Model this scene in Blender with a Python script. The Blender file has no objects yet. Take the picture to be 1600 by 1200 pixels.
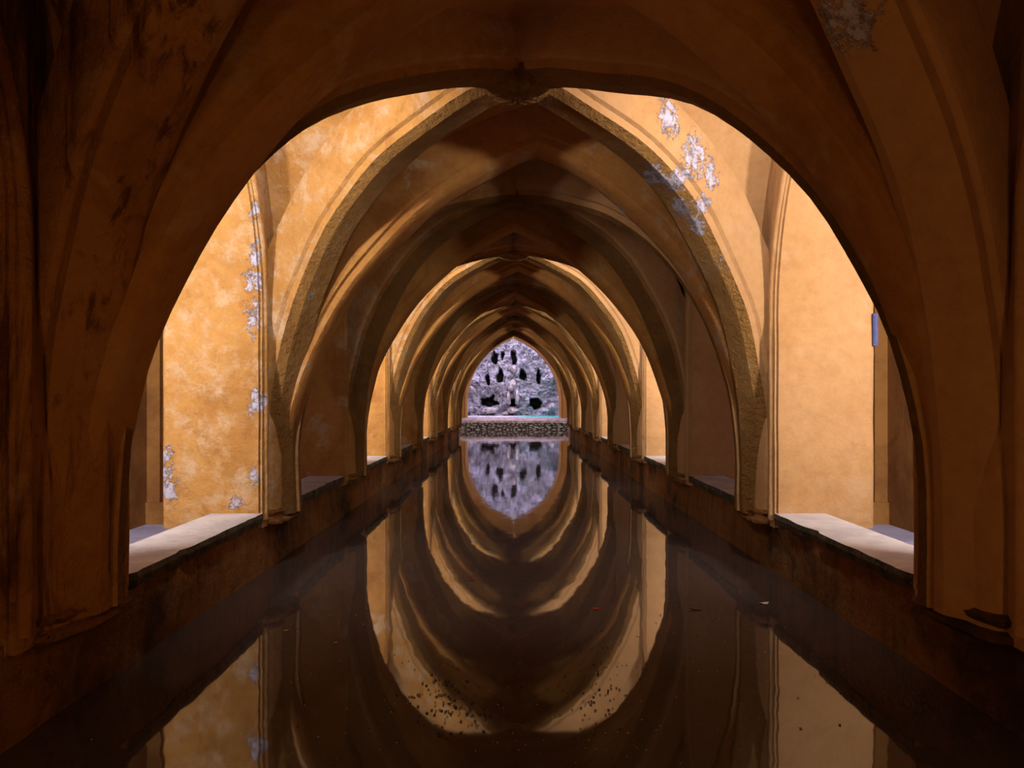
import bpy, bmesh, math, random
from mathutils import Vector, noise
random.seed(7)
S = bpy.context.scene
COL = S.collection

# ------------------------------------------------------------------ camera
W = 2.0                                    # half width of the basin
def Yd(d): return 2.4 * d                  # depth unit used while measuring the photograph -> metres
cam_data = bpy.data.cameras.new('camera')
cam_data.sensor_width = 36.0
cam_data.lens = 27.0
cam_data.shift_x = -2 / 1600
cam_data.shift_y = 22 / 1600
cam_data.clip_end = 200
cam = bpy.data.objects.new('camera', cam_data)
COL.objects.link(cam)
cam.location = (-0.04, 0.0, 1.375)
cam.rotation_euler = (math.pi / 2, 0, 0)
S.camera = cam

# ------------------------------------------------------------------ view, world
S.view_settings.view_transform = 'Standard'
S.view_settings.look = 'None'
S.view_settings.gamma = 1.0
S.view_settings.use_curve_mapping = False
S.view_settings.exposure = 0.0
S.cycles.max_bounces = 10
S.cycles.diffuse_bounces = 7
S.cycles.glossy_bounces = 4
S.cycles.use_denoising = True
S.cycles.sample_clamp_indirect = 6.0
SKY = 11.0
wd = bpy.data.worlds.new('sky'); S.world = wd; wd.use_nodes = True
bg = wd.node_tree.nodes['Background']
bg.inputs[0].default_value = (0.60, 0.55, 0.90, 1)
bg.inputs[1].default_value = SKY

# ------------------------------------------------------------------ plan of the building
NP = 10                                     # piers 0..9 on each side
PC = [Yd(1.5 + 1.24 * (k - 1)) for k in range(NP)]
PN = [c - Yd(0.25) for c in PC]
PF = [c + Yd(0.18) for c in PC]
PF[1] = PC[1] + Yd(0.135); PF[3] = PC[3] + Yd(0.27); PN[3] = PC[3] - Yd(0.28)
HALF = Yd(0.62)
RC = [c - 0.10 for c in PC]                  # centre line of the ribs on each pier
END_SIDE = PC[9] + 0.75                     # end of the arcades
END = Yd(13.9)                              # face of the stone parapet
ARCH_Y = Yd(14.1)
GROTTO_Y = 40.0
LIT = (1, 3, 5, 7)                          # bays (bay k lies between pier k and pier k+1)

LAMP_COL = (1.0, 0.99, 0.98)
def area(name, loc, target, size, sy, power, col):
    l = bpy.data.lights.new(name, 'AREA'); l.shape = 'RECTANGLE'
    l.size = size; l.size_y = sy; l.energy = power; l.color = col
    o = bpy.data.objects.new(name, l); COL.objects.link(o)
    o.location = loc
    o.rotation_euler = (Vector(target) - Vector(loc)).to_track_quat('-Z', 'Y').to_euler()
    return o
for k in LIT:
    for sd in (-1, 1):
        # added rig, unseen: one light behind the near pier, one behind the near rib
        area('aisle_rig_light', (sd * 3.0, PF[k] - 0.35, 2.0), (sd * 2.55, PF[k] + 3.0, 1.9), 0.25, 0.35, 126, LAMP_COL)
        area('vault_rig_light', (sd * 1.42, PC[k] + HALF - 0.72, 3.22), (sd * 1.55, PC[k] + 3.4, 2.55), 0.10, 0.10, 47, LAMP_COL)
for sd in (-1, 1):                          # added unseen fill for the dim front bay, and in the end chamber
    area('front_bay_fill', (sd * 1.25, 0.95, 2.45), (sd * 0.9, 5.0, 3.0), 0.25, 0.25, 2.0, (1.0, 0.52, 0.19))
    area('front_bay_cross_fill', (sd * 1.72, 1.5, 0.8), (-sd * 1.8, 4.0, 1.9), 0.25, 0.25, 7.0, (1.0, 0.52, 0.19))
    area('end_arch_fill', (sd * 2.2, END_SIDE + 0.3, 2.4), (sd * 1.2, END, 2.6), 0.2, 0.3, 75, LAMP_COL)  # added to brighten the end arch rim, no fixture there
def portal(loc, sx, sy):
    l = bpy.data.lights.new('sky_portal', 'AREA'); l.shape = 'RECTANGLE'
    l.size = sx; l.size_y = sy; l.cycles.is_portal = True
    o = bpy.data.objects.new('sky_portal', l); COL.objects.link(o); o.location = loc
WELL = {k: (2.80, 3.74, 0.0) if k in LIT else (2.9, 3.7, 0.2) for k in range(1, NP - 1)}   # light wells over the aisles
for k, (xa, xb, ins) in WELL.items():
    for sd in (-1, 1):
        portal((sd * (xa + xb) / 2, (PF[k] + PN[k + 1]) / 2, 5.05), xb - xa, PN[k + 1] - PF[k] - 0.2 - 2 * ins)
portal((0, 37.3, 6.9), 7.0, 5.4)
portal((0, 31.0, 4.55), 2.4, 2.2)

# ------------------------------------------------------------------ materials
class NT:
    def __init__(s, name):
        s.m = bpy.data.materials.new(name); s.m.use_nodes = True
        s.t = s.m.node_tree; s.t.nodes.clear()
        s.out = s.n('ShaderNodeOutputMaterial'); s.b = s.n('ShaderNodeBsdfPrincipled')
        s.l(s.b.outputs[0], s.out.inputs[0])
        s.pos = s.n('ShaderNodeNewGeometry').outputs['Position']
    def n(s, t, **kw):
        nd = s.t.nodes.new(t)
        for k, v in kw.items(): setattr(nd, k, v)
        return nd
    def l(s, a, b): s.t.links.new(a, b)
    def set(s, sock, v):
        if isinstance(v, bpy.types.NodeSocket): s.l(v, sock)
        elif isinstance(v, (tuple, list)) and len(v) == 3 and sock.type == 'RGBA': sock.default_value = (*v, 1)
        else: sock.default_value = v
    def map(s, vec, scale=(1, 1, 1), loc=(0, 0, 0)):
        m = s.n('ShaderNodeMapping'); s.l(vec, m.inputs[0])
        m.inputs['Scale'].default_value = scale; m.inputs['Location'].default_value = loc
        return m.outputs[0]
    def noise(s, scale, detail=5, rough=0.6, vec=None, dist=0.0):
        n = s.n('ShaderNodeTexNoise'); s.l(vec or s.pos, n.inputs['Vector'])
        n.inputs['Scale'].default_value = scale; n.inputs['Detail'].default_value = detail
        n.inputs['Roughness'].default_value = rough; n.inputs['Distortion'].default_value = dist
        return n.outputs['Fac']
    def vor(s, scale, feature='F1', vec=None, out='Distance'):
        n = s.n('ShaderNodeTexVoronoi', feature=feature); s.l(vec or s.pos, n.inputs['Vector'])
        n.inputs['Scale'].default_value = scale
        return n.outputs[out]
    def ramp(s, fac, a, b):
        n = s.n('ShaderNodeMapRange', interpolation_type='SMOOTHSTEP'); s.l(fac, n.inputs['Value'])
        n.inputs['From Min'].default_value = a; n.inputs['From Max'].default_value = b
        return n.outputs['Result']
    def mix(s, f, a, b, mode='MIX'):
        n = s.n('ShaderNodeMix', data_type='RGBA', blend_type=mode)
        s.set(n.inputs['Factor'], f); s.set(n.inputs['A'], a); s.set(n.inputs['B'], b)
        return n.outputs['Result']
    def math(s, op, a, b=0.0, c=0.0):
        n = s.n('ShaderNodeMath', operation=op)
        s.set(n.inputs[0], a); s.set(n.inputs[1], b); s.set(n.inputs[2], c)
        return n.outputs[0]
    def bump(s, h, dist, strength=1.0, normal=None):
        n = s.n('ShaderNodeBump'); n.inputs['Strength'].default_value = strength
        n.inputs['Distance'].default_value = dist; s.l(h, n.inputs['Height'])
        if normal is not None: s.l(normal, n.inputs['Normal'])
        return n.outputs[0]
    def z(s):
        x = s.n('ShaderNodeSeparateXYZ'); s.l(s.pos, x.inputs[0]); return x.outputs
    def spots(s, pts):
        """0..1 field that is high near each (x, y, z, radius)"""
        res = None
        for p in pts:
            x, y, z, r = p[:4]; st = p[4] if len(p) > 4 else 1.0     # st: vertical stretch
            d = s.n('ShaderNodeVectorMath', operation='SUBTRACT'); s.l(s.pos, d.inputs[0]); d.inputs[1].default_value = (x, y, z)
            e = s.n('ShaderNodeVectorMath', operation='MULTIPLY'); s.l(d.outputs[0], e.inputs[0]); e.inputs[1].default_value = (1, 1, 1 / st)
            g = s.n('ShaderNodeVectorMath', operation='LENGTH'); s.l(e.outputs[0], g.inputs[0])
            f = s.n('ShaderNodeMapRange', interpolation_type='SMOOTHSTEP'); s.l(g.outputs['Value'], f.inputs['Value'])
            f.inputs['From Min'].default_value = r; f.inputs['From Max'].default_value = 0.0
            res = f.outputs[0] if res is None else s.math('MAXIMUM', res, f.outputs[0])
        return res

# places where the plaster has come off down to the pale undercoat (world positions, radius)
PEEL = [(-2.02, 5.84, 2.82, .09, 3.0), (-2.04, 5.93, 2.50, .10, 3.0), (-2.06, 5.97, 2.30, .15, 1.6), (-2.07, 5.97, 2.00, .13, 2.2),
        (-2.03, 5.98, 1.35, .16, 1.4), (-2.74, 5.97, 0.85, .14, 2.2), (-2.74, 5.97, 0.66, .18), (-2.2, 5.97, 0.56, .13), (-2.05, 5.97, 0.75, .09, 1.6),
        (1.08, 5.54, 3.40, .20, 1.6), (1.29, 5.67, 3.15, .26, 1.5), (1.02, 5.71, 3.03, .24), (1.15, 5.68, 2.98, .2), (1.45, 5.77, 3.05, .15, 1.8),
        (1.24, 5.83, 2.82, .2), (1.34, 5.84, 2.68, .2), (1.49, 5.96, 3.2, .13, 1.5), (0.88, 6.57, 3.0, .14), (1.22, 2.92, 2.82, .26),
        (1.38, 5.8, 2.86, .14, 1.5), (1.58, 5.9, 2.4, .14), (-1.45, 5.7, 2.9, .09), (-1.66, 6.1, 2.2, .09)]
ALB = 0.64
def plaster(name, base, dark, pale, dark_amt=0.5, pale_amt=0.5, rough_bump=1.0, peel=PEEL, streak=0.0, mott=0.0):
    base, dark, pale = [(q[0] * ALB, q[1] * ALB * 0.90, q[2] * ALB * 0.90) for q in (base, dark, pale)]
    t = NT(name)
    n1 = t.noise(0.9, 6, 0.62, dist=0.6); n2 = t.noise(2.6, 7, 0.65, dist=0.4); n3 = t.noise(11, 6, 0.7)
    c = t.mix(t.math('MULTIPLY', t.ramp(n1, 0.46, 0.68), dark_amt), base, dark)
    c = t.mix(t.math('MULTIPLY', t.ramp(n2, 0.54, 0.66), pale_amt), c, pale)
    mt_ = t.ramp(t.noise(6.0, 8, 0.72, dist=0.8), 0.55, 0.68)
    c = t.mix(t.math('MULTIPLY', mt_, dark_amt * 0.55), c, dark)
    c = t.mix(t.math('MULTIPLY', t.ramp(n3, 0.3, 0.75), 0.22), c, (0.30, 0.16, 0.05), 'MULTIPLY')
    if streak:
        v = t.map(t.pos, (3.5, 3.5, 0.5))
        c = t.mix(t.math('MULTIPLY', t.ramp(t.noise(1.6, 7, 0.7, vec=v, dist=0.5), 0.50, 0.62), streak), c,
                  (dark[0] * 0.45, dark[1] * 0.4, dark[2] * 0.4))
    if mott:
        f = t.ramp(t.noise(4.0, 10, 0.78, dist=0.15), 0.47, 0.66)
        c = t.mix(t.math('MULTIPLY', f, 0.70 * mott), c, pale)
        f = t.ramp(t.noise(2.6, 10, 0.76, dist=0.2, vec=t.map(t.pos, (1, 1, 1), (7, 3, 5))), 0.55, 0.63)
        c = t.mix(t.math('MULTIPLY', f, 0.6 * mott), c, dark)
    # small knocks
    kn = t.ramp(t.vor(7.0), 0.05, 0.03)
    kn = t.math('MULTIPLY', kn, t.ramp(n2, 0.5, 0.62))
    c = t.mix(t.math('MULTIPLY', kn, 0.35), c, (0.52, 0.42, 0.38))
    h = t.math('ADD', t.math('MULTIPLY', n2, 0.6), t.math('MULTIPLY', n3, 0.25 * rough_bump))
    h = t.math('ADD', h, t.math('MULTIPLY', t.noise(38, 5, 0.7), 0.10 * rough_bump))
    if peel:
        f = t.math('ADD', t.spots(peel), t.math('MULTIPLY', t.math('SUBTRACT', t.noise(17, 9, 0.75, dist=0.5), 0.5), 3.4))
        m = t.ramp(f, 0.66, 0.72)
        under = t.mix(t.ramp(t.noise(16, 6, 0.8), 0.45, 0.62), (0.36, 0.31, 0.36), (0.15, 0.10, 0.09))
        c = t.mix(m, c, under)
        h = t.math('SUBTRACT', h, t.math('MULTIPLY', m, 0.35))
    t.set(t.b.inputs['Base Color'], c)
    t.b.inputs['Roughness'].default_value = 0.9
    t.b.inputs['Specular IOR Level'].default_value = 0.15
    t.l(t.bump(h, 0.05 * max(1, rough_bump)), t.b.inputs['Normal'])
    return t.m

OCHRE, BROWN, PALE = (0.60, 0.295, 0.068), (0.34, 0.13, 0.024), (0.64, 0.44, 0.22)
M = {}
M['plaster'] = plaster('ochre_plaster', OCHRE, BROWN, PALE, 0.6, 0.45)
M['smooth'] = plaster('smooth_ochre_plaster', (0.60, 0.345, 0.14), (0.50, 0.25, 0.075), (0.62, 0.42, 0.23), 0.4, 0.35, 0.6)
M['worn'] = plaster('worn_ochre_plaster', (0.60, 0.30, 0.078), (0.40, 0.165, 0.034), (0.66, 0.47, 0.27), 0.9, 0.9, 1.2)
M['streaked'] = plaster('streaked_ochre_plaster', (0.56, 0.26, 0.055), (0.24, 0.085, 0.018), (0.62, 0.40, 0.18), 1.0, 0.5, 1.6, streak=0.85)
M['mottled'] = plaster('mottled_ochre_plaster', (0.60, 0.315, 0.085), (0.40, 0.18, 0.04), (0.66, 0.49, 0.30), 0.7, 0.6, 1.2, mott=1.0)
M['rough'] = plaster('rough_ochre_render', (0.46, 0.24, 0.06), (0.28, 0.13, 0.03), (0.52, 0.35, 0.16), 0.6, 0.35, 3.0)
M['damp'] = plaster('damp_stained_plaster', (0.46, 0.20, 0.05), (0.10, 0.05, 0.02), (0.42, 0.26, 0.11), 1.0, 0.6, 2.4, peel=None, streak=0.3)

def simple(name, col, col2, scale, rough=0.85, bump=0.02, thr=(0.4, 0.62), extra=None):
    t = NT(name)
    c = t.mix(t.ramp(t.noise(scale, 7, 0.68, dist=0.3), *thr), col, col2)
    if extra: c = t.mix(t.ramp(t.noise(scale * 4, 6, 0.75), 0.56, 0.66), c, extra)
    t.set(t.b.inputs['Base Color'], c); t.b.inputs['Roughness'].default_value = rough
    t.b.inputs['Specular IOR Level'].default_value = 0.2
    t.l(t.bump(t.noise(scale * 5, 7, 0.7), bump), t.b.inputs['Normal'])
    return t.m
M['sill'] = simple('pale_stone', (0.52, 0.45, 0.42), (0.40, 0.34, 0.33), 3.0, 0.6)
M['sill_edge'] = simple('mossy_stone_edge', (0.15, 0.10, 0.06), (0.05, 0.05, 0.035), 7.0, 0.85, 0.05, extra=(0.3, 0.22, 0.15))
M['floor'] = simple('grey_stone_floor', (0.46, 0.42, 0.50), (0.36, 0.32, 0.38), 3.0, 0.7)
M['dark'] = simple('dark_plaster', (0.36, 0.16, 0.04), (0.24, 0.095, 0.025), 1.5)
M['stone'] = simple('dark_rubble_stone', (0.50, 0.42, 0.34), (0.26, 0.21, 0.16), 5.0, 0.85, 0.05, extra=(0.6, 0.53, 0.46))
M['mortar'] = simple('dark_mortar', (0.09, 0.07, 0.05), (0.03, 0.022, 0.016), 6.0)
M['ledge'] = simple('pinkish_rubble', (0.50, 0.36, 0.31), (0.28, 0.20, 0.17), 5.0, 0.85, 0.05)
M['white'] = simple('white_painted_metal', (0.8, 0.8, 0.82), (0.7, 0.7, 0.72), 5.0, 0.4, 0.001)
M['hole'] = simple('shaded_hole_rock', (0.025, 0.02, 0.018), (0.012, 0.010, 0.010), 4.0, 0.9, 0.05)  # darkness inside the grotto holes painted into the colour
M['rosy'] = simple('pinkish_stone', (0.60, 0.49, 0.46), (0.34, 0.28, 0.29), 6.0, 0.85, 0.06, extra=(0.16, 0.13, 0.13))
M['leaf_red'] = simple('red_leaf', (0.50, 0.03, 0.012), (0.32, 0.03, 0.01), 60, 0.6, 0.001)
M['leaf_brown'] = simple('brown_leaf', (0.10, 0.055, 0.02), (0.06, 0.035, 0.015), 60, 0.6, 0.001)
M['leaf_yellow'] = simple('yellow_leaf', (0.55, 0.34, 0.05), (0.4, 0.24, 0.04), 60, 0.6, 0.001)
M['leaf_pale'] = simple('pale_leaf', (0.45, 0.36, 0.24), (0.36, 0.28, 0.18), 60, 0.6, 0.001)
M['speck_dark'] = simple('dark_speck', (0.03, 0.018, 0.008), (0.02, 0.012, 0.006), 60, 0.7, 0.001)
M['speck_pale'] = simple('pale_speck', (0.42, 0.33, 0.22), (0.34, 0.24, 0.12), 60, 0.7, 0.001)

def rock_material():
    t = NT('grotto_rock')
    v = t.map(t.pos, (1, 1, 0.8))
    n1 = t.noise(3.2, 9, 0.75, vec=v, dist=0.8); n2 = t.noise(7.5, 9, 0.72, dist=0.5)
    c = t.mix(t.ramp(n1, 0.40, 0.58), (0.74, 0.69, 0.73), (0.48, 0.44, 0.50))
    c = t.mix(t.ramp(n2, 0.53, 0.59), c, (0.07, 0.055, 0.08))
    c = t.mix(t.math('MULTIPLY', t.ramp(t.noise(1.6, 5, 0.6), 0.5, 0.7), 0.55), c, (0.26, 0.24, 0.32))
    t.set(t.b.inputs['Base Color'], c); t.b.inputs['Roughness'].default_value = 0.85
    t.l(t.bump(t.math('ADD', n2, n1), 0.25), t.b.inputs['Normal'])
    return t.m
M['rock'] = rock_material()

def water_material():
    t = NT('murky_brown_water')
    t.b.inputs['Base Color'].default_value = (0.055, 0.037, 0.031, 1)
    t.b.inputs['Roughness'].default_value = 0.035
    t.b.inputs['IOR'].default_value = 1.6
    t.b.inputs['Specular IOR Level'].default_value = 0.5
    v = t.map(t.pos, (1.0, 0.45, 1.0))
    t.l(t.bump(t.noise(2.2, 3, 0.5, vec=v), 0.004, 0.6), t.b.inputs['Normal'])
    return t.m
M['water'] = water_material()
def basin_material():
    t = NT('turquoise_lit_basin_water')
    x = t.z()
    f = t.ramp(t.math('ADD', x[0], t.math('MULTIPLY', t.noise(2.0), 1.0)), 0.2, 1.4)
    t.set(t.b.inputs['Base Color'], t.mix(f, (0.62, 0.60, 0.62), (0.03, 0.42, 0.36)))  # turquoise light on the right half put into the water colour
    t.b.inputs['Roughness'].default_value = 0.25
    return t.m
M['basin'] = basin_material()

# ------------------------------------------------------------------ mesh helpers
class MB:
    def __init__(s): s.v = []; s.f = []; s.m = []
    def vert(s, p): s.v.append(tuple(p)); return len(s.v) - 1
    def face(s, idx, m=0): s.f.append(tuple(idx)); s.m.append(m)
    def box(s, x0, x1, y0, y1, z0, z1, m=0):
        b = len(s.v)
        for x in (x0, x1):
            for y in (y0, y1):
                for z in (z0, z1): s.v.append((x, y, z))
        for q in ((0, 1, 3, 2), (4, 6, 7, 5), (0, 4, 5, 1), (2, 3, 7, 6), (0, 2, 6, 4), (1, 5, 7, 3)):
            s.face([b + i for i in q], m)
    def grid(s, fn, nu, nv, m=0, flip=False):
        b = len(s.v)
        for i in range(nu + 1):
            for j in range(nv + 1): s.v.append(tuple(fn(i / nu, j / nv)))
        for i in range(nu):
            for j in range(nv):
                a = b + i * (nv + 1) + j
                q = (a, a + nv + 1, a + nv + 2, a + 1)
                s.face(q[::-1] if flip else q, m)
    def sweep(s, path, lats, secs, mats=None):
        """sweep closed section (u lateral, v outward) along path; lats = lateral vectors; outward computed in plane"""
        n = len(secs); b = len(s.v); P = [Vector(p) for p in path]
        for i, p in enumerate(P):
            t = (P[min(i + 1, len(P) - 1)] - P[max(i - 1, 0)]).normalized()
            lat = Vector(lats).normalized()
            out = t.cross(lat).normalized()
            for (u, v) in secs: s.v.append(tuple(p + lat * u + out * v))
        for i in range(len(P) - 1):
            for j in range(n):
                a = b + i * n + j; c = b + i * n + (j + 1) % n
                s.face((a, c, c + n, a + n), mats[j] if mats else 0)
        s.face([b + j for j in range(n)][::-1]); s.face([b + (len(P) - 1) * n + j for j in range(n)])
    def build(s, name, mat, parent=None, smooth=False, wobble=0.0, ws=2.0, recalc=True, origin=None):
        me = bpy.data.meshes.new(name)
        v = s.v
        if wobble:
            v = []
            for p in s.v:
                q = Vector(p) * ws
                v.append(tuple(Vector(p) + wobble * noise.noise_vector(q)))
        o0 = Vector(origin) if origin is not None else (parent_world(parent) if parent else Vector((0, 0, 0)))
        v = [tuple(Vector(p) - o0) for p in v]
        me.from_pydata(v, [], s.f)
        for m in (mat if isinstance(mat, (list, tuple)) else [mat]): me.materials.append(m)
        me.polygons.foreach_set('material_index', s.m)
        if recalc:
            bm = bmesh.new(); bm.from_mesh(me); bmesh.ops.recalc_face_normals(bm, faces=bm.faces); bm.to_mesh(me); bm.free()
        if smooth:
            me.polygons.foreach_set('use_smooth', [True] * len(me.polygons))
        me.update()
        o = bpy.data.objects.new(name, me); COL.objects.link(o)
        if parent: o.parent = parent
        else: o.location = o0
        return o
def parent_world(p):
    v = Vector((0, 0, 0))
    while p: v += Vector(p.location); p = p.parent
    return v
def smooth_by_angle(o, deg=35):
    me = o.data
    bm = bmesh.new(); bm.from_mesh(me)
    for e in bm.edges:
        e.smooth = len(e.link_faces) == 2 and e.calc_face_angle(0) < math.radians(deg)
    for f in bm.faces: f.smooth = True
    bm.to_mesh(me); bm.free()
def tag(o, label, cat, group=None, kind=None):
    o['label'] = label; o['category'] = cat
    if group: o['group'] = group
    if kind: o['kind'] = kind
    return o
def thing(name, loc, label, cat, group=None):
    o = bpy.data.objects.new(name, None); COL.objects.link(o); o.location = loc
    o.empty_display_size = 0.2
    return tag(o, label, cat, group)
def struct(o): o['kind'] = 'structure'; return o

# ------------------------------------------------------------------ arch profiles
R_T, C_T, SPAN, SPR_T = 3.075, 1.155, 1.92, 0.6
def grow(y): return 1.0 + 0.055 * max(0.0, (y - 17.0) / 10.4)
def T_rise(x, dr=0.0): return math.sqrt(max(0.0, (R_T + dr) ** 2 - (abs(x) + C_T) ** 2))
def D(s): return 0.80 + 2.62 * math.sqrt(max(0.0, 1 - s * s)) - 0.045 * math.exp(-((s - 0.30) / 0.17) ** 2)
def Dw(s): return 0.80 + 2.94 * math.sqrt(max(0.0, 1 - s * s))
def Tw(s): return 0.60 + T_rise(2.16 * s, 0.28)
def Sw(s): return 1.10 + 2.80 * math.sqrt(max(0.0, 1 - abs(s) ** 2.3))
APEX = {0: 0.0, 1: 0.10, 2: 0.15, 3: -0.02, 4: 0.03, 5: -0.02, 6: 0.02, 7: 0.0, 8: 0.0, 9: 0.0}
BOSS = {0: 0.03, 1: -0.01, 2: -0.02, 3: -0.03, 4: 0.0, 5: -0.02, 6: 0.0, 7: 0.0, 8: 0.0}

# ------------------------------------------------------------------ setting: water, low walls, aisles
wb = MB(); wb.grid(lambda u, v: (-2.45 + 4.9 * u, -1.2 + (END + 0.3 + 1.2) * v, 0.0), 4, 20)
water = struct(wb.build('water', M['water']))

def side_name(sd): return 'left' if sd < 0 else 'right'
for sd in (-1, 1):
    b = MB()
    y0, y1 = -1.2, END_SIDE
    def front(u, v):
        y = y0 + (y1 - y0) * u; z = -0.45 + 0.86 * v
        bulge = 0.025 * noise.noise(Vector((y * 1.1, z * 2.2, sd * 5))) + 0.012 * noise.noise(Vector((y * 5, z * 6, sd)))
        return (sd * (W + 0.03 + bulge - 0.015 * (1 - v)), y, z)
    b.grid(front, 300, 12)
    b.box(sd * 2.12, sd * 2.37, y0, y1, -0.45, 0.405)
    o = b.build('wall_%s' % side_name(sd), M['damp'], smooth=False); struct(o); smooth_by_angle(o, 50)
    # aisle shell
    b = MB(); b.box(sd * 2.30, sd * 3.8, -1.2, END_SIDE, -0.1, 0.10)
    struct(b.build('floor_%s' % side_name(sd), M['floor']))
    b = MB(); b.box(sd * 3.75, sd * 3.95, -1.2, END_SIDE, -0.1, 7.0)
    for k in range(NP):
        y = PC[k] + Yd(0.50)
        if y < END_SIDE - 0.3:
            b.box(sd * 3.62, sd * 3.76, y, y + 0.28, 0.1, 3.9); b.box(sd * 3.56, sd * 3.76, y + 0.07, y + 0.21, 0.1, 3.9)
            b.box(sd * 3.54, sd * 3.76, y - 0.03, y + 0.31, 0.1, 0.32)
    struct(b.build('wall_outer_%s' % side_name(sd), M['dark']))
    b = MB()
    ys = -1.2
    for k, (xa, xb, ins) in WELL.items():
        a, c = PF[k] + 0.1 + ins, PN[k + 1] - 0.1 - ins
        b.box(sd * 2.775, sd * 3.75, ys, a, 3.9, 4.1)
        b.box(sd * 2.775, sd * xa, a, c, 3.9, 5.1); b.box(sd * xb, sd * 3.75, a, c, 3.9, 5.1)
        b.box(sd * 2.775, sd * 3.75, a - 0.1, a, 4.1, 5.1); b.box(sd * 2.775, sd * 3.75, c, c + 0.1, 4.1, 5.1)
        ys = c
    b.box(sd * 2.775, sd * 3.75, ys, END_SIDE, 3.9, 4.1)
    struct(b.build('ceiling_%s' % side_name(sd), M['dark']))
b = MB(); b.box(-2.8, 2.8, -1.4, 29.9, 4.4, 4.6); b.box(-2.8, 2.8, 32.1, ARCH_Y + 0.2, 4.4, 4.6)
for sd in (-1, 1): b.box(sd * 1.2, sd * 2.8, 29.9, 32.1, 4.4, 4.6)
struct(b.build('ceiling', M['dark']))
b = MB(); b.box(-3.95, 3.95, -1.4, -1.2, -0.45, 5.6)
struct(b.build('wall_rear', M['dark']))
b = MB()
for sd in (-1, 1):
    b.box(sd * 2.36, sd * 3.95, END_SIDE, END_SIDE + 0.25, -0.4, 7.0)
    b.box(sd * 2.36, sd * 2.6, END_SIDE + 0.25, ARCH_Y + 0.1, -0.4, 4.5)
struct(b.build('wall_end_chamber', M['plaster']))

# ------------------------------------------------------------------ piers
def opening(k):
    a, c = PF[k], PN[k + 1]
    half = (c - a) / 2; mid = (a + c) / 2
    R = 1.87 * half / 0.98; cc = R - half
    def z(y): return 2.0 + math.sqrt(max(0.0, R * R - (abs(y - mid) + cc) ** 2))
    return mid, half, z
ORD = ['', 'nearest', 'second', 'third', 'fourth', 'fifth', 'sixth', 'seventh', 'eighth', 'ninth']
def pier_outline(k):
    pts = []
    rnd = random.Random(k * 13 + 5)
    j = lambda a=0.008: rnd.uniform(-a, a)
    yn, yf = PN[k], PF[k]
    if k > 0:
        mid, half, z = opening(k - 1)
        pts.append((mid, 4.4))
        for i in range(13):
            t = i / 12; y = mid + half * math.sin(t * math.pi / 2); pts.append((y, z(y)))
        for i in range(1, 8): pts.append((yn + j(), 2.0 - 1.62 * i / 8))
        pts.append((yn, 0.36))
    else:
        pts += [(-1.2, 4.4), (-1.2, 0.36)]
    pts.append((yf, 0.36))
    if k < NP - 1:
        mid, half, z = opening(k)
        for i in range(7, 0, -1): pts.append((yf + j(), 2.0 - 1.62 * i / 8))
        for i in range(12, -1, -1):
            t = i / 12; y = mid - half * math.sin(t * math.pi / 2); pts.append((y, z(y)))
        pts.append((mid, 4.4))
    else:
        pts.insert(len(pts) - 1, (END_SIDE, 0.36)); pts[-1] = (END_SIDE, 4.4)
    return pts
def extrude_outline(pts, xa, xb, bev=0.022):
    """prism between xa (pool face) and xb; arrises eased"""
    bm = bmesh.new()
    f0 = [bm.verts.new((xa, y, z)) for y, z in pts]
    face = bm.faces.new(f0)
    r = bmesh.ops.extrude_face_region(bm, geom=[face])
    for e in r['geom']:
        if isinstance(e, bmesh.types.BMVert): e.co.x = xb
    bmesh.ops.recalc_face_normals(bm, faces=bm.faces)
    ed = [e for e in bm.edges if abs(e.verts[0].co.x - e.verts[1].co.x) < 1e-6 and max(v.co.z for v in e.verts) < 4.3
          and not (e.verts[0].co.z < 0.37 and e.verts[1].co.z < 0.37)]
    bmesh.ops.bevel(bm, geom=ed, offset=bev, segments=2, affect='EDGES', clamp_overlap=True)
    ng = [f for f in bm.faces if len(f.verts) > 4]
    bmesh.ops.triangulate(bm, faces=ng)
    return bm
def bm_obj(bm, name, mat, parent=None, o0=Vector((0, 0, 0))):
    me = bpy.data.meshes.new(name)
    bmesh.ops.translate(bm, verts=bm.verts, vec=-o0)
    bm.to_mesh(me); bm.free(); me.materials.append(mat)
    o = bpy.data.objects.new(name, me); COL.objects.link(o); o.parent = parent
    if not parent: o.location = o0
    return o
PIER_LABEL = {}
for k in range(1, NP):
    lit = (k - 1) in LIT
    for sd in (-1, 1):
        s = side_name(sd)
        base = {1: 'tall shadowed ochre pier filling the %s edge, stained and scratched' % s if sd < 0 else 'tall smooth brown pier in shadow filling the right edge',
                2: ('ochre pier left of pool, its near face brightly lit and peeling' if sd < 0 else 'smooth ochre pier right of pool with large brightly lit near face')}
        lab = base.get(k) or '%s ochre pier, %s from the front on the %s side of the pool' % ('lamplit' if lit else 'dim', ORD[k], s)
        PIER_LABEL[k, sd] = lab
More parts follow.
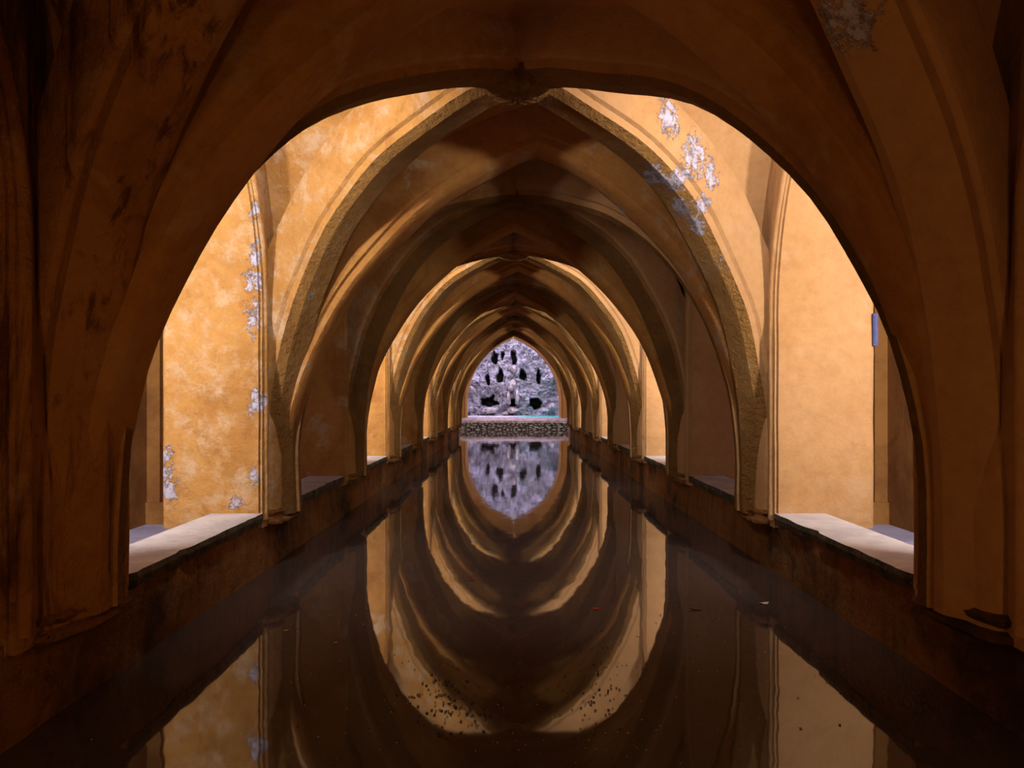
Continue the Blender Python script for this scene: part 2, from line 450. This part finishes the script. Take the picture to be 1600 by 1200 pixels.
for k in range(0, NP):
    for sd in (-1, 1):
        outl = pier_outline(k)
        if k == 0:
            o = bm_obj(extrude_outline(outl, sd * 2.0, sd * 2.77), 'wall_rear_%s' % side_name(sd), M['dark']); struct(o); continue
        root = thing('pier', (sd * 2.0, PC[k], 0.36), PIER_LABEL[k, sd], 'pier', 'piers along the %s side of the pool' % side_name(sd))
        o0 = Vector(root.location)
        mat = (M['streaked'] if k == 1 else M['mottled'] if k == 2 else M['worn']) if sd < 0 else M['smooth']
        bm_obj(extrude_outline(outl, sd * 2.0, sd * 2.77), 'pier_body', mat, root, o0)
        # respond shaft under the ribs
        b = MB()
        plan = [(2.02, -0.34), (1.97, -0.32), (1.94, -0.26), (1.93, -0.16), (1.915, -0.14), (1.915, 0.12), (1.93, 0.14), (1.94, 0.22), (1.97, 0.27), (2.02, 0.28)]
        n = len(plan)
        zs = [0.40, 0.62, 0.9, 1.2, 1.5]
        ins = [0, 0, 0.0, 0.03, 0.10]
        for z, i_ in zip(zs, ins):
            for (x, y) in plan: b.vert((sd * min(2.02, x + i_), RC[k] + y * (1 - 1.6 * i_), z))
        for r in range(len(zs) - 1):
            for q in range(n - 1):
                a = r * n + q; b.face((a, a + 1, a + n + 1, a + n))
        b.face(list(range(n))); b.face([(len(zs) - 1) * n + i for i in range(n)])
        o = b.build('shaft', mat, root, wobble=0.008, ws=3); smooth_by_angle(o, 30)
        # corbel: stepped roll moulding at the foot of the shaft
        b = MB()
        lev = [(0.345, -0.05), (0.355, 0.0), (0.375, 0.025), (0.395, 0.03), (0.41, 0.012), (0.418, -0.008), (0.432, -0.006), (0.452, 0.018), (0.478, 0.022), (0.50, 0.006), (0.515, -0.02)]
        plan2 = [(2.06, -0.35)] + plan[1:-1] + [(2.06, 0.29)]
        lev = [(0.335, -0.03), (0.35, 0.012), (0.372, 0.034), (0.392, 0.034), (0.405, 0.012), (0.412, -0.004), (0.424, -0.004), (0.436, 0.014), (0.455, 0.020), (0.470, 0.008), (0.485, -0.012)]
        n = len(plan2)
        rnd = random.Random(k * 7 + sd)
        for z, e in lev:
            for (x, y) in plan2:
                jit = rnd.uniform(-0.004, 0.004)
                b.vert((sd * (x - (e + jit if x < 2.04 else 0)), RC[k] + y + (e if y > 0 else -e), z + rnd.uniform(-.003, .003)))
        for r in range(len(lev) - 1):
            for q in range(n - 1):
                a = r * n + q; b.face((a, a + 1, a + n + 1, a + n))
        b.face(list(range(n))); b.face([(len(lev) - 1) * n + i for i in range(n)])
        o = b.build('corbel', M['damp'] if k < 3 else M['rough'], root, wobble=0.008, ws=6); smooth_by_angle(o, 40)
        # roll mouldings that follow the side arches
        for which in (0, 1):
            kk = k - 1 if which == 0 else k
            if kk > NP - 2: continue
            mid, half, z = opening(kk)
            sg = 1 if which == 0 else -1
            off = 0.075
            path = [(sd * 2.0, mid + sg * (half + off), 0.42 + 0.25 * i) for i in range(7)]
            for i in range(1, 13):
                th = (1 - i / 12) * math.pi / 2
                y = mid + sg * half * math.sin(th)
                path.append((sd * 2.0, y + sg * off * math.sin(th), z(y) + off * (1.15 - math.sin(th))))
            b = MB()
            sec = [(0.032 * math.cos(a), 0.032 * math.sin(a)) for a in [i * math.pi / 4 for i in range(8)]]
            b.sweep(path, (1, 0, 0), sec)
            o = b.build('jamb_moulding', mat, root, wobble=0.006, ws=4); smooth_by_angle(o, 60)

# ------------------------------------------------------------------ sill slabs
for k in range(1, NP - 1):
    for sd in (-1, 1):
        s = side_name(sd)
        lit = k in LIT
        if k == 1: lab = 'pale worn stone sill in the %s front opening, brightly lit%s' % (s, ' with mossy chipped edge' if sd < 0 else ' with broken front edge')
        else: lab = '%s stone sill between %s and %s piers on the %s of the pool' % ('lit pale' if lit else 'dim lavender', ORD[k], ORD[k + 1], s)
        b = MB()
        y0, y1 = PF[k] - 0.02, PN[k + 1] + 0.02
        rnd = random.Random(k * 3 + sd)
        n = 26
        prof = []
        for i in range(n + 1):
            y = y0 + (y1 - y0) * i / n
            ch = max(0, noise.noise(Vector((y * 4.5, sd * 9, 0))) - 0.15) * 0.10 + rnd.uniform(0, 0.012)
            xf = 1.985 + ch
            zt = 0.478 + 0.004 * noise.noise(Vector((y * 3, 2, sd)))
            drop = 0.035 * max(0, noise.noise(Vector((y * 3.2, 7, sd)))) + rnd.uniform(0, 0.008)
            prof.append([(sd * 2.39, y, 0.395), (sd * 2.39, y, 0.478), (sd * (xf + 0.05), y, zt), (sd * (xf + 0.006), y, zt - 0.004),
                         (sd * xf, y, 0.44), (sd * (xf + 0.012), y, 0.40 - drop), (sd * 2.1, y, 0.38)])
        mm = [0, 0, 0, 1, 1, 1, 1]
        m_ = len(prof[0])
        for r in prof:
            for p in r: b.vert(p)
        for i in range(n):
            for j in range(m_):
                a = i * m_ + j; c = i * m_ + (j + 1) % m_
                b.face((a, c, c + m_, a + m_), mm[j])
        b.face(list(range(m_))); b.face([n * m_ + j for j in range(m_)])
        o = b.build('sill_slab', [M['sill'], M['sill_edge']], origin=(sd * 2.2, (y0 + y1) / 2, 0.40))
        tag(o, lab, 'sill', 'stone sills along the %s openings' % s)

# ------------------------------------------------------------------ transverse arches
SEC_T = [(0.14, 0), (0.185, 0.035), (0.19, 0.085), (0.225, 0.10), (0.235, 0.13), (0.235, 0.46)]
SEC_T = [(-u, v) for u, v in SEC_T][::-1] + [(-0.05, -0.004), (0.05, -0.004)] + SEC_T
ARCH_LABEL = {1: 'nearest transverse pointed arch, dark brown, cut by top of the picture',
              2: 'broad pointed arch behind the first carved boss, lamplit flanks and dark crown'}
for k in range(1, NP):
    b = MB(); path = []
    g = grow(PC[k]); dx = APEX[k]
    xs = [SPAN] * 3
    zz = [0.40, 0.47, 0.55]
    ph1 = math.acos((C_T) / R_T)
    for i in range(25):
        ph = ph1 * i / 24
        xs.append(R_T * math.cos(ph) - C_T); zz.append(SPR_T + R_T * math.sin(ph))
    left = []
    for x, z in zip(xs, zz):
        w = max(0, (z - 0.6) / 2.85) ** 1.5
        left.append((x, SPR_T + (z - SPR_T) * g if z > SPR_T else z, w))
    path = [(-x + dx * w, RC[k], z) for x, z, w in left] + [(x + dx * w, RC[k], z) for x, z, w in left[::-1][1:]]
    b.sweep(path, (0, 1, 0), SEC_T)
    o = b.build('transverse_arch', M['plaster'] if k != 2 else M['worn'], origin=(0, PC[k], 0.4), wobble=0.022, ws=1.6)
    smooth_by_angle(o, 38)
    tag(o, ARCH_LABEL.get(k) or '%s pointed transverse arch over the pool, %s from the front' % ('lamplit' if (k - 1) in LIT else 'dim brown', ORD[k]), 'arch', 'transverse arches over the pool')

# ------------------------------------------------------------------ rib vaults
SEC_D = [(0.085, 0), (0.15, 0.045), (0.155, 0.10), (0.185, 0.115), (0.20, 0.145), (0.20, 0.46)]
SEC_Dm = [0] * 5
SEC_D = [(-u, v) for u, v in SEC_D][::-1] + SEC_D
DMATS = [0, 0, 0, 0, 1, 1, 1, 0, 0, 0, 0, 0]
VAULT_LABEL = {0: 'dark foremost rib vault overhead with mottled brown webs and shadowed ribs',
               1: 'brightest lamplit rib vault with carved star boss and peeling right web',
               2: 'dim brown rib vault just behind the brightest lamplit one',
               3: 'golden lamplit rib vault in the middle distance, second lit ring'}
for k in range(0, NP - 1):
    yb = (PC[k] + PC[k + 1]) / 2; bx = BOSS[k]
    g = grow(yb)
    lab = VAULT_LABEL.get(k) or '%s rib vault, %s bay from the front of the pool hall' % ('lamplit golden' if k in LIT else 'dark', ORD[k + 1])
    root = thing('rib_vault', (0, yb, 0.4), lab, 'vault', 'rib vaults over the pool')
    sc = lambda z: 0.6 + (z - 0.6) * g if z > 0.6 else z
    # webs
    def dshift(s): return bx * (1 - s) ** 1.0
    for e in (-1, 1):
        b = MB()
        def longw(u, v):
            th = (u * 2 - 1) * math.pi / 2; s = math.sin(th); a = abs(s)
            z = (1 - v) * Dw(a) + v * Tw(a)
            ap = (1 - v) * bx + v * APEX[k + (1 if e > 0 else 0)]
            yy = a + (1 - a) * v
            z += 0.05 * math.sin(math.pi * v) * (1 - a)
            return (2.12 * s + ap * (1 - a), yb + e * HALF * yy, sc(z))
        b.grid(longw, 44, 8)
        o = b.build('web', M['plaster'], root, wobble=0.03, ws=1.2); smooth_by_angle(o, 60)
        b = MB()
        def latw(u, v):
            th = (u * 2 - 1) * math.pi / 2; s = math.sin(th); a = abs(s)
            z = (1 - v) * Dw(a) + v * Sw(a)
            xx = a + (1 - a) * v
            z += 0.05 * math.sin(math.pi * v) * (1 - a)
            return (e * 2.12 * xx + bx * (1 - xx), yb + HALF * s, sc(z))
        b.grid(latw, 44, 8)
        o = b.build('web', (M['streaked'] if k == 0 else M['mottled']) if e < 0 else M['smooth'], root, wobble=0.03, ws=1.2); smooth_by_angle(o, 60)
    for ex in (-1, 1):
        for ey in (-1, 1):
            kk = k if ey < 0 else k + 1
            foot = Vector((ex * 1.91, RC[kk] - ey * 0.17, 0)); top = Vector((bx, yb, 0))
            path = []
            for z in (0.42, 0.55, 0.68): path.append((foot.x, foot.y, z))
            for i in range(25):
                th = (1 - i / 24) * math.pi / 2; s = math.sin(th)
                p = top + (foot - top) * s
                path.append((p.x, p.y, sc(D(s))))
            e = (top - foot).normalized()
            lat = Vector((0, 0, 1)).cross(e)
            b = MB(); b.sweep(path, lat, SEC_D, DMATS)
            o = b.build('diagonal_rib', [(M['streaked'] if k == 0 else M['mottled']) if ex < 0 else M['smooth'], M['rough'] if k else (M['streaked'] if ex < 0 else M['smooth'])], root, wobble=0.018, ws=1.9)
            smooth_by_angle(o, 32)
    # boss with radiating carved leaves
    b = MB()
    zb = sc(D(0)) - 0.022
    rings = [(0.0, -0.035), (0.03, -0.04), (0.04, -0.022), (0.06, -0.02), (0.16, -0.024), (0.205, 0.0), (0.22, 0.05), (0.21, 0.16)]
    nseg = 48
    for (r, dz) in rings:
        for i in range(nseg):
            a = 2 * math.pi * i / nseg
            lobe = abs(math.sin(a * 6))
            rr = r * (1 - (0.14 * (1 - lobe) if r > 0.11 else 0)); d2 = dz - (0.02 * lobe if 0.05 < r < 0.16 else 0)
            b.vert((bx + rr * math.cos(a), yb + rr * math.sin(a), zb + d2))
    for r in range(len(rings) - 1):
        for i in range(nseg):
            a = r * nseg + i; c = r * nseg + (i + 1) % nseg
            b.face((a, c, c + nseg, a + nseg))
    o = b.build('boss', M['rough'], root); smooth_by_angle(o, 30)

# ------------------------------------------------------------------ end wall with its arch, parapet, grotto
def arch_pts(h0=0.40):
    c_, R_, sp = 0.916, 2.946, 1.2
    pts = [(-2.03, h0), (-2.03, 0.8)]
    ph1 = math.acos(c_ / R_)
    arc = [(R_ * math.cos(ph1 * i / 20) - c_, sp + R_ * math.sin(ph1 * i / 20)) for i in range(21)]
    return pts + [(-x, z) for x, z in arc] + [(x, z) for x, z in arc[::-1][1:]] + [(2.03, 0.8), (2.03, h0)]
ap = arch_pts()
outer = []
for (x, z) in ap:
    outer.append((-2.9 if x < -0.001 else 2.9 if x > 0.001 else 0.0, z))
b = MB(); n = len(ap)
AY0, AY1 = ARCH_Y, ARCH_Y + 0.45
off = -0.04
for y in (AY0, AY1):
    for (x, z) in ap: b.vert((x + off, y, z))
    for (x, z) in ap: b.vert((math.copysign(3.6, x) if abs(x) > 0.5 else x + off, y, z if abs(x) > 0.5 else 7.0))
for L in (0, 1):
    o_ = L * 2 * n
    for i in range(n - 1): b.face((o_ + i, o_ + i + 1, o_ + n + i + 1, o_ + n + i))
for i in range(n - 1): b.face((i, i + 1, 2 * n + i + 1, 2 * n + i))
# upper wall
b.box(-3.6, 3.6, AY0 + 0.01, AY1 - 0.01, 4.05, 7.0)
o = struct(b.build('wall_end', M['plaster'])); smooth_by_angle(o, 30)
b = MB()
path = [(x * 1.035 + off, AY0 - 0.02, z + (0.05 if z > 1 else 0)) for x, z in ap]
b.sweep(path, (0, 1, 0), [(0.05 * math.cos(i * math.pi / 4), 0.05 * math.sin(i * math.pi / 4)) for i in range(8)])
o = struct(b.build('trim_end_arch', M['smooth'])); smooth_by_angle(o, 60)

par = thing('stone_parapet', (0, END, 0), 'low rubble stone parapet across far end of the pool', 'parapet')
b = MB(); b.box(-2.45, 2.45, END + 0.06, END + 0.5, -0.3, 0.34)
b.build('core', M['mortar'], par)
b = MB()
b.grid(lambda u, v: (-2.45 + 4.9 * u, END - 0.01 + 0.62 * v, 0.385 + 0.15 * v ** 0.7 + 0.025 * noise.noise(Vector((u * 22, v * 4, 3)))), 60, 6)
b.grid(lambda u, v: (-2.45 + 4.9 * u, END - 0.01 + 0.02 * v, 0.30 + 0.085 * v + 0.0 * u), 60, 2)
o = b.build('coping', M['ledge'], par); smooth_by_angle(o, 60)
def stone_mesh(seed):
    bm = bmesh.new(); bmesh.ops.create_icosphere(bm, subdivisions=1, radius=0.5)
    for v in bm.verts:
        v.co = Vector([math.copysign(min(abs(c), 0.40), c) for c in v.co]) * (1 + 0.18 * noise.noise(v.co * 2 + Vector((seed * 5, 0, 0))))
    me = bpy.data.meshes.new('stone'); bm.to_mesh(me); bm.free(); me.materials.append(M['stone']); return me
SM = [stone_mesh(i) for i in range(6)]
rnd = random.Random(3)
for row in range(4):
    x = -2.40
    while x < 2.36:
        w = rnd.choice((rnd.uniform(0.09, 0.16), rnd.uniform(0.16, 0.34)))
        o = bpy.data.objects.new('stone', SM[rnd.randrange(6)]); COL.objects.link(o); o.parent = par
        o.location = (x + w / 2, 0.05 + rnd.uniform(-0.02, 0.02), 0.03 + row * 0.088 + rnd.uniform(-0.028, 0.028))
        o.scale = (w * rnd.uniform(0.85, 1.1), rnd.uniform(0.1, 0.24), rnd.uniform(0.055, 0.11)); o.rotation_euler = (0, rnd.uniform(-0.3, 0.3), rnd.uniform(-0.25, 0.25))
        x += w + 0.015

# grotto rock face
def gx(px): return (px - 802) / 30.0 - 0.04
def gz(py): return 1.375 + (622 - py) / 30.0
HOLES = [(764, 628.5, 11, 8), (801.5, 629.5, 7, 6.5), (837.5, 631, 9.5, 10),
         (762, 593, 3.2, 9), (782, 589, 5.5, 10.5), (817, 586, 6.5, 8), (842, 590, 4, 8.5),
         (772.5, 560, 4.5, 9), (785, 555, 2.5, 6.5), (803, 560, 4, 12.5)]
HOLES = [(gx(a), gz(b_), w / 30, h / 30) for a, b_, w, h in HOLES]
def rock(u, v):
    x = -3.7 + 7.4 * u; z = -0.1 + 6.9 * v
    p = Vector((x, 0, z))
    d = 0.38 * noise.fractal(p * 1.1, 0.9, 2.1, 4) + 0.22 * noise.fractal(p * 3.3 + Vector((4, 1, 2)), 0.8, 2.2, 5)
    d += 0.10 * noise.voronoi(p * 4.2)[0][0] - 0.14 * abs(noise.noise(p * 7.0))
    dep = 0.0
    for (hx, hz, hw, hh) in HOLES:
        ang = math.atan2(z - hz, x - hx)
        rr = math.hypot((x - hx) / hw, (z - hz) / hh) * (1 + 0.30 * noise.noise(Vector((x * 5, z * 5, 2))) + 0.35 * noise.noise(Vector((math.cos(ang) * 1.6 + hx * 3, math.sin(ang) * 1.6, hz))))
        dep = max(dep, max(0.0, min(1.0, (1.15 - rr) / 0.22)))
    d += 0.35 * max(-0.6, min(0.6, noise.fractal(p * 0.8 + Vector((9, 0, 4)), 1.0, 2.0, 3)))
    # central pale pier
    cx = abs(x - gx(801)); d += 0.22 * max(0, 1 - (cx / 0.55) ** 2) * (1 if z < 3.0 else max(0, 1 - (z - 3.0) / 0.8))
    return (x, GROTTO_Y - d * 0.8 + dep * 1.1, z), dep
b = MB(); NU, NV = 230, 215
deps = []
for i in range(NU + 1):
    for j in range(NV + 1):
        p, dp = rock(i / NU, j / NV); b.vert(p); deps.append(dp)
for i in range(NU):
    for j in range(NV):
        a = i * (NV + 1) + j
        q = (a, a + NV + 1, a + NV + 2, a + 1)
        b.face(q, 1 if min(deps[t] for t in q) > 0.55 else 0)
gr = thing('rock_grotto', (0, GROTTO_Y, 0), 'pale lavender rock grotto wall pierced by dark holes beyond far arch', 'grotto')
o = b.build('rock_face', [M['rock'], M['hole']], gr, recalc=False)
def boulder(px, py, w, h, mat, dy=-0.55, seed=1):
    bm = bmesh.new(); bmesh.ops.create_icosphere(bm, subdivisions=3, radius=1.0)
    for v in bm.verts:
        q = v.co.copy(); v.co = q * (1 + 0.45 * noise.fractal(q * 2.2 + Vector((seed * 3, 0, 0)), 0.9, 2, 3))
        v.co = Vector((v.co.x * w / 60, v.co.y * 0.4, v.co.z * h / 60))
    me = bpy.data.meshes.new('boulder'); bm.to_mesh(me); bm.free(); me.materials.append(mat)
    for p in me.polygons: p.use_smooth = True
    o = bpy.data.objects.new('boulder', me); COL.objects.link(o); o.parent = gr
    o.location = (gx(px), dy, gz(py))
boulder(765, 641, 26, 9, M['rosy'], -0.6, 1); boulder(734, 636, 12, 14, M['rock'], -0.5, 2); boulder(862, 636, 10, 12, M['rosy'], -0.5, 3)
boulder(737, 608, 9, 9, M['rosy'], -0.5, 5)
for (px, py, w, h, sd_) in [(795, 622, 6, 22, 11), (808, 621, 6, 24, 12), (801, 641, 17, 9, 13), (790, 646, 10, 6, 14), (803, 577, 8, 12, 15), (798, 607, 9, 9, 16)]:
    boulder(px, py, w, h, M['rosy'], -0.45, sd_)
# carved mask above the middle hole
bm = bmesh.new(); bmesh.ops.create_icosphere(bm, subdivisions=3, radius=1.0)
for v in bm.verts:
    x, y, z = v.co
    nose_ = 0.35 * math.exp(-((x / 0.18) ** 2 + ((z + 0.05) / 0.35) ** 2))
    eyes = 0.25 * sum(math.exp(-(((x - e) / 0.2) ** 2 + ((z - 0.3) / 0.16) ** 2)) for e in (-0.38, 0.38))
    mouth = 0.3 * math.exp(-((x / 0.3) ** 2 + ((z + 0.55) / 0.13) ** 2))
    v.co = Vector((x * 0.17, y * 0.12 - (nose_ - eyes - mouth) * 0.12 * (1 if y < 0 else 0), z * 0.22))
me = bpy.data.meshes.new('carved_mask'); bm.to_mesh(me); bm.free(); me.materials.append(M['rosy'])
for p in me.polygons: p.use_smooth = True
o = bpy.data.objects.new('carved_mask', me); COL.objects.link(o); o.parent = gr; o.location = (gx(801), -0.5, gz(600))

b = MB(); b.box(-3.5, 3.5, AY1 - 0.05, GROTTO_Y - 0.05, 0.30, 0.47)
struct(b.build('floor_grotto_basin', M['basin']))
b = MB()
for sd in (-1, 1): b.box(sd * 3.55, sd * 3.75, ARCH_Y, GROTTO_Y + 1.6, -0.4, 7.0)
b.box(-3.75, 3.75, GROTTO_Y + 1.4, GROTTO_Y + 1.6, -0.4, 7.0)
struct(b.build('wall_grotto', M['rock']))
area('grotto_fill', (0.0, AY1 + 0.35, 4.6), (0, GROTTO_Y, 2.0), 2.2, 0.3, 170, (1.0, 0.92, 0.96))  # added light to brighten the rock face, not a fixture

fl = thing('floodlight', (-0.04, AY0 - 0.06, 3.93), 'small white floodlight fixed at the point of the far arch', 'lamp')
b = MB(); b.box(-0.14, 0.06, AY0 - 0.16, AY0 - 0.04, 3.80, 3.96); b.build('housing', M['white'], fl)
b = MB(); b.box(-0.06, -0.02, AY0 - 0.07, AY0 + 0.03, 3.96, 4.06); b.build('bracket', M['white'], fl)

# bluish light along the lit right pier's edge, built as a strip, pegs left in the plaster
M['blue'] = simple('bluish_light_tint', (0.05, 0.05, 0.15), (0.04, 0.04, 0.11), 20, 0.5, 0.002)
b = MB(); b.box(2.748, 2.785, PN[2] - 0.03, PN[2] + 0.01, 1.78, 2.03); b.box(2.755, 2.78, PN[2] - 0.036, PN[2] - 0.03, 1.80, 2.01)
tag(b.build('blue_light_sliver', M['blue'], origin=(2.766, PN[2] - 0.01, 1.78)), 'narrow blue plaque of light at outer edge of brightly lit right pier', 'sliver')
# ------------------------------------------------------------------ things floating on the water
def on_water(px, py):
    d = 1.375 * 1200 / (py - 622)
    return ((px - 802) / 1200 * d - 0.04, d)
def leaf(px, py, L, rot, mat, label):
    x, y = on_water(px, py); b = MB()
    n = 8; c = []
    for i in range(n + 1):
        t = i / n; w = 0.32 * L * math.sin(math.pi * t) ** 0.8; xx = (t - 0.5) * L
        curl = 0.12 * L * (2 * t - 1) ** 2
        c.append([(xx, -w, 0.003 + curl + 0.04 * L), (xx, 0, 0.003 + curl), (xx, w, 0.003 + curl + 0.05 * L)])
    for r in c:
        for p in r: b.vert(p)
    for i in range(n):
        for j in range(2):
            a = i * 3 + j; b.face((a, a + 1, a + 4, a + 3))
    b.box(-0.62 * L, -0.48 * L, -0.008 * L, 0.008 * L, 0.003 + 0.10 * L, 0.003 + 0.13 * L)
    o = b.build('fallen_leaf', mat); o.location = (x, y, 0); o.rotation_euler = (0, 0, rot)
    tag(o, label, 'leaf', 'leaves floating on the pool')
leaf(737, 906, 0.05, 0.1, M['leaf_red'], 'bright red leaf floating on lit arch reflection left of centre')
leaf(932, 952, 0.05, 0.05, M['leaf_red'], 'thin dull red leaf floating right of the pool centre')
leaf(1088, 952, 0.09, 0.0, M['leaf_brown'], 'dark brown leaf floating alone towards the right pool wall')
leaf(1194, 944, 0.07, 0.3, M['leaf_pale'], 'pale curled leaf floating near the right pool wall')
leaf(447, 986, 0.03, 0.4, M['leaf_yellow'], 'small yellow leaf floating near the left pool wall')
leaf(524, 1005, 0.022, 0.8, M['leaf_yellow'], 'tiny yellow leaf floating left of the curved gold reflection')
rnd = random.Random(11)
def specks(name, mat, spots, label):
    b = MB()
    for (px, py, sx, sy, n, r0, r1) in spots:
        for _ in range(n):
            qx, qy = rnd.gauss(px, sx), rnd.gauss(py, sy)
            if qy < 690 or qy > 1215 or abs(qx - 802) > 1.36 * (qy - 622): continue
            x, y = on_water(qx, qy); r = rnd.uniform(r0, r1); a0 = rnd.uniform(0, 6.28)
            base = len(b.v); nn = 6
            for i in range(nn):
                a = a0 + 6.283 * i / nn; rr = r * rnd.uniform(0.6, 1.1)
                b.vert((x + rr * math.cos(a), y + 0.8 * rr * math.sin(a), 0.0025))
            for i in range(nn):
                a = a0 + 6.283 * i / nn
                b.vert((x + 0.6 * r * math.cos(a), y + 0.5 * r * math.sin(a), 0.0025 + 0.35 * r))
            for i in range(nn): b.face((base + i, base + (i + 1) % nn, base + nn + (i + 1) % nn, base + nn + i))
            b.face([base + nn + i for i in range(nn)])
    o = b.build(name, mat, recalc=False)
    tag(o, label, 'debris', kind='stuff')
specks('floating_specks', M['speck_dark'],
       [(690, 1095, 30, 25, 90, .004, .009), (735, 1120, 25, 12, 40, .004, .008), (940, 1080, 28, 35, 70, .004, .008),
        (960, 1000, 40, 50, 40, .003, .007), (1290, 1080, 40, 40, 10, .005, .009), (800, 1000, 220, 90, 90, .003, .006)],
       'dark specks of plant litter scattered over the near pool water')
specks('pale_floating_specks', M['speck_pale'],
       [(820, 1000, 200, 80, 110, .002, .004), (720, 1110, 150, 40, 40, .002, .005), (1100, 1000, 140, 80, 30, .002, .005), (900, 1160, 250, 25, 40, .002, .005), (480, 1000, 80, 60, 18, .002, .005)],
       'pale dust specks scattered over the near pool water')
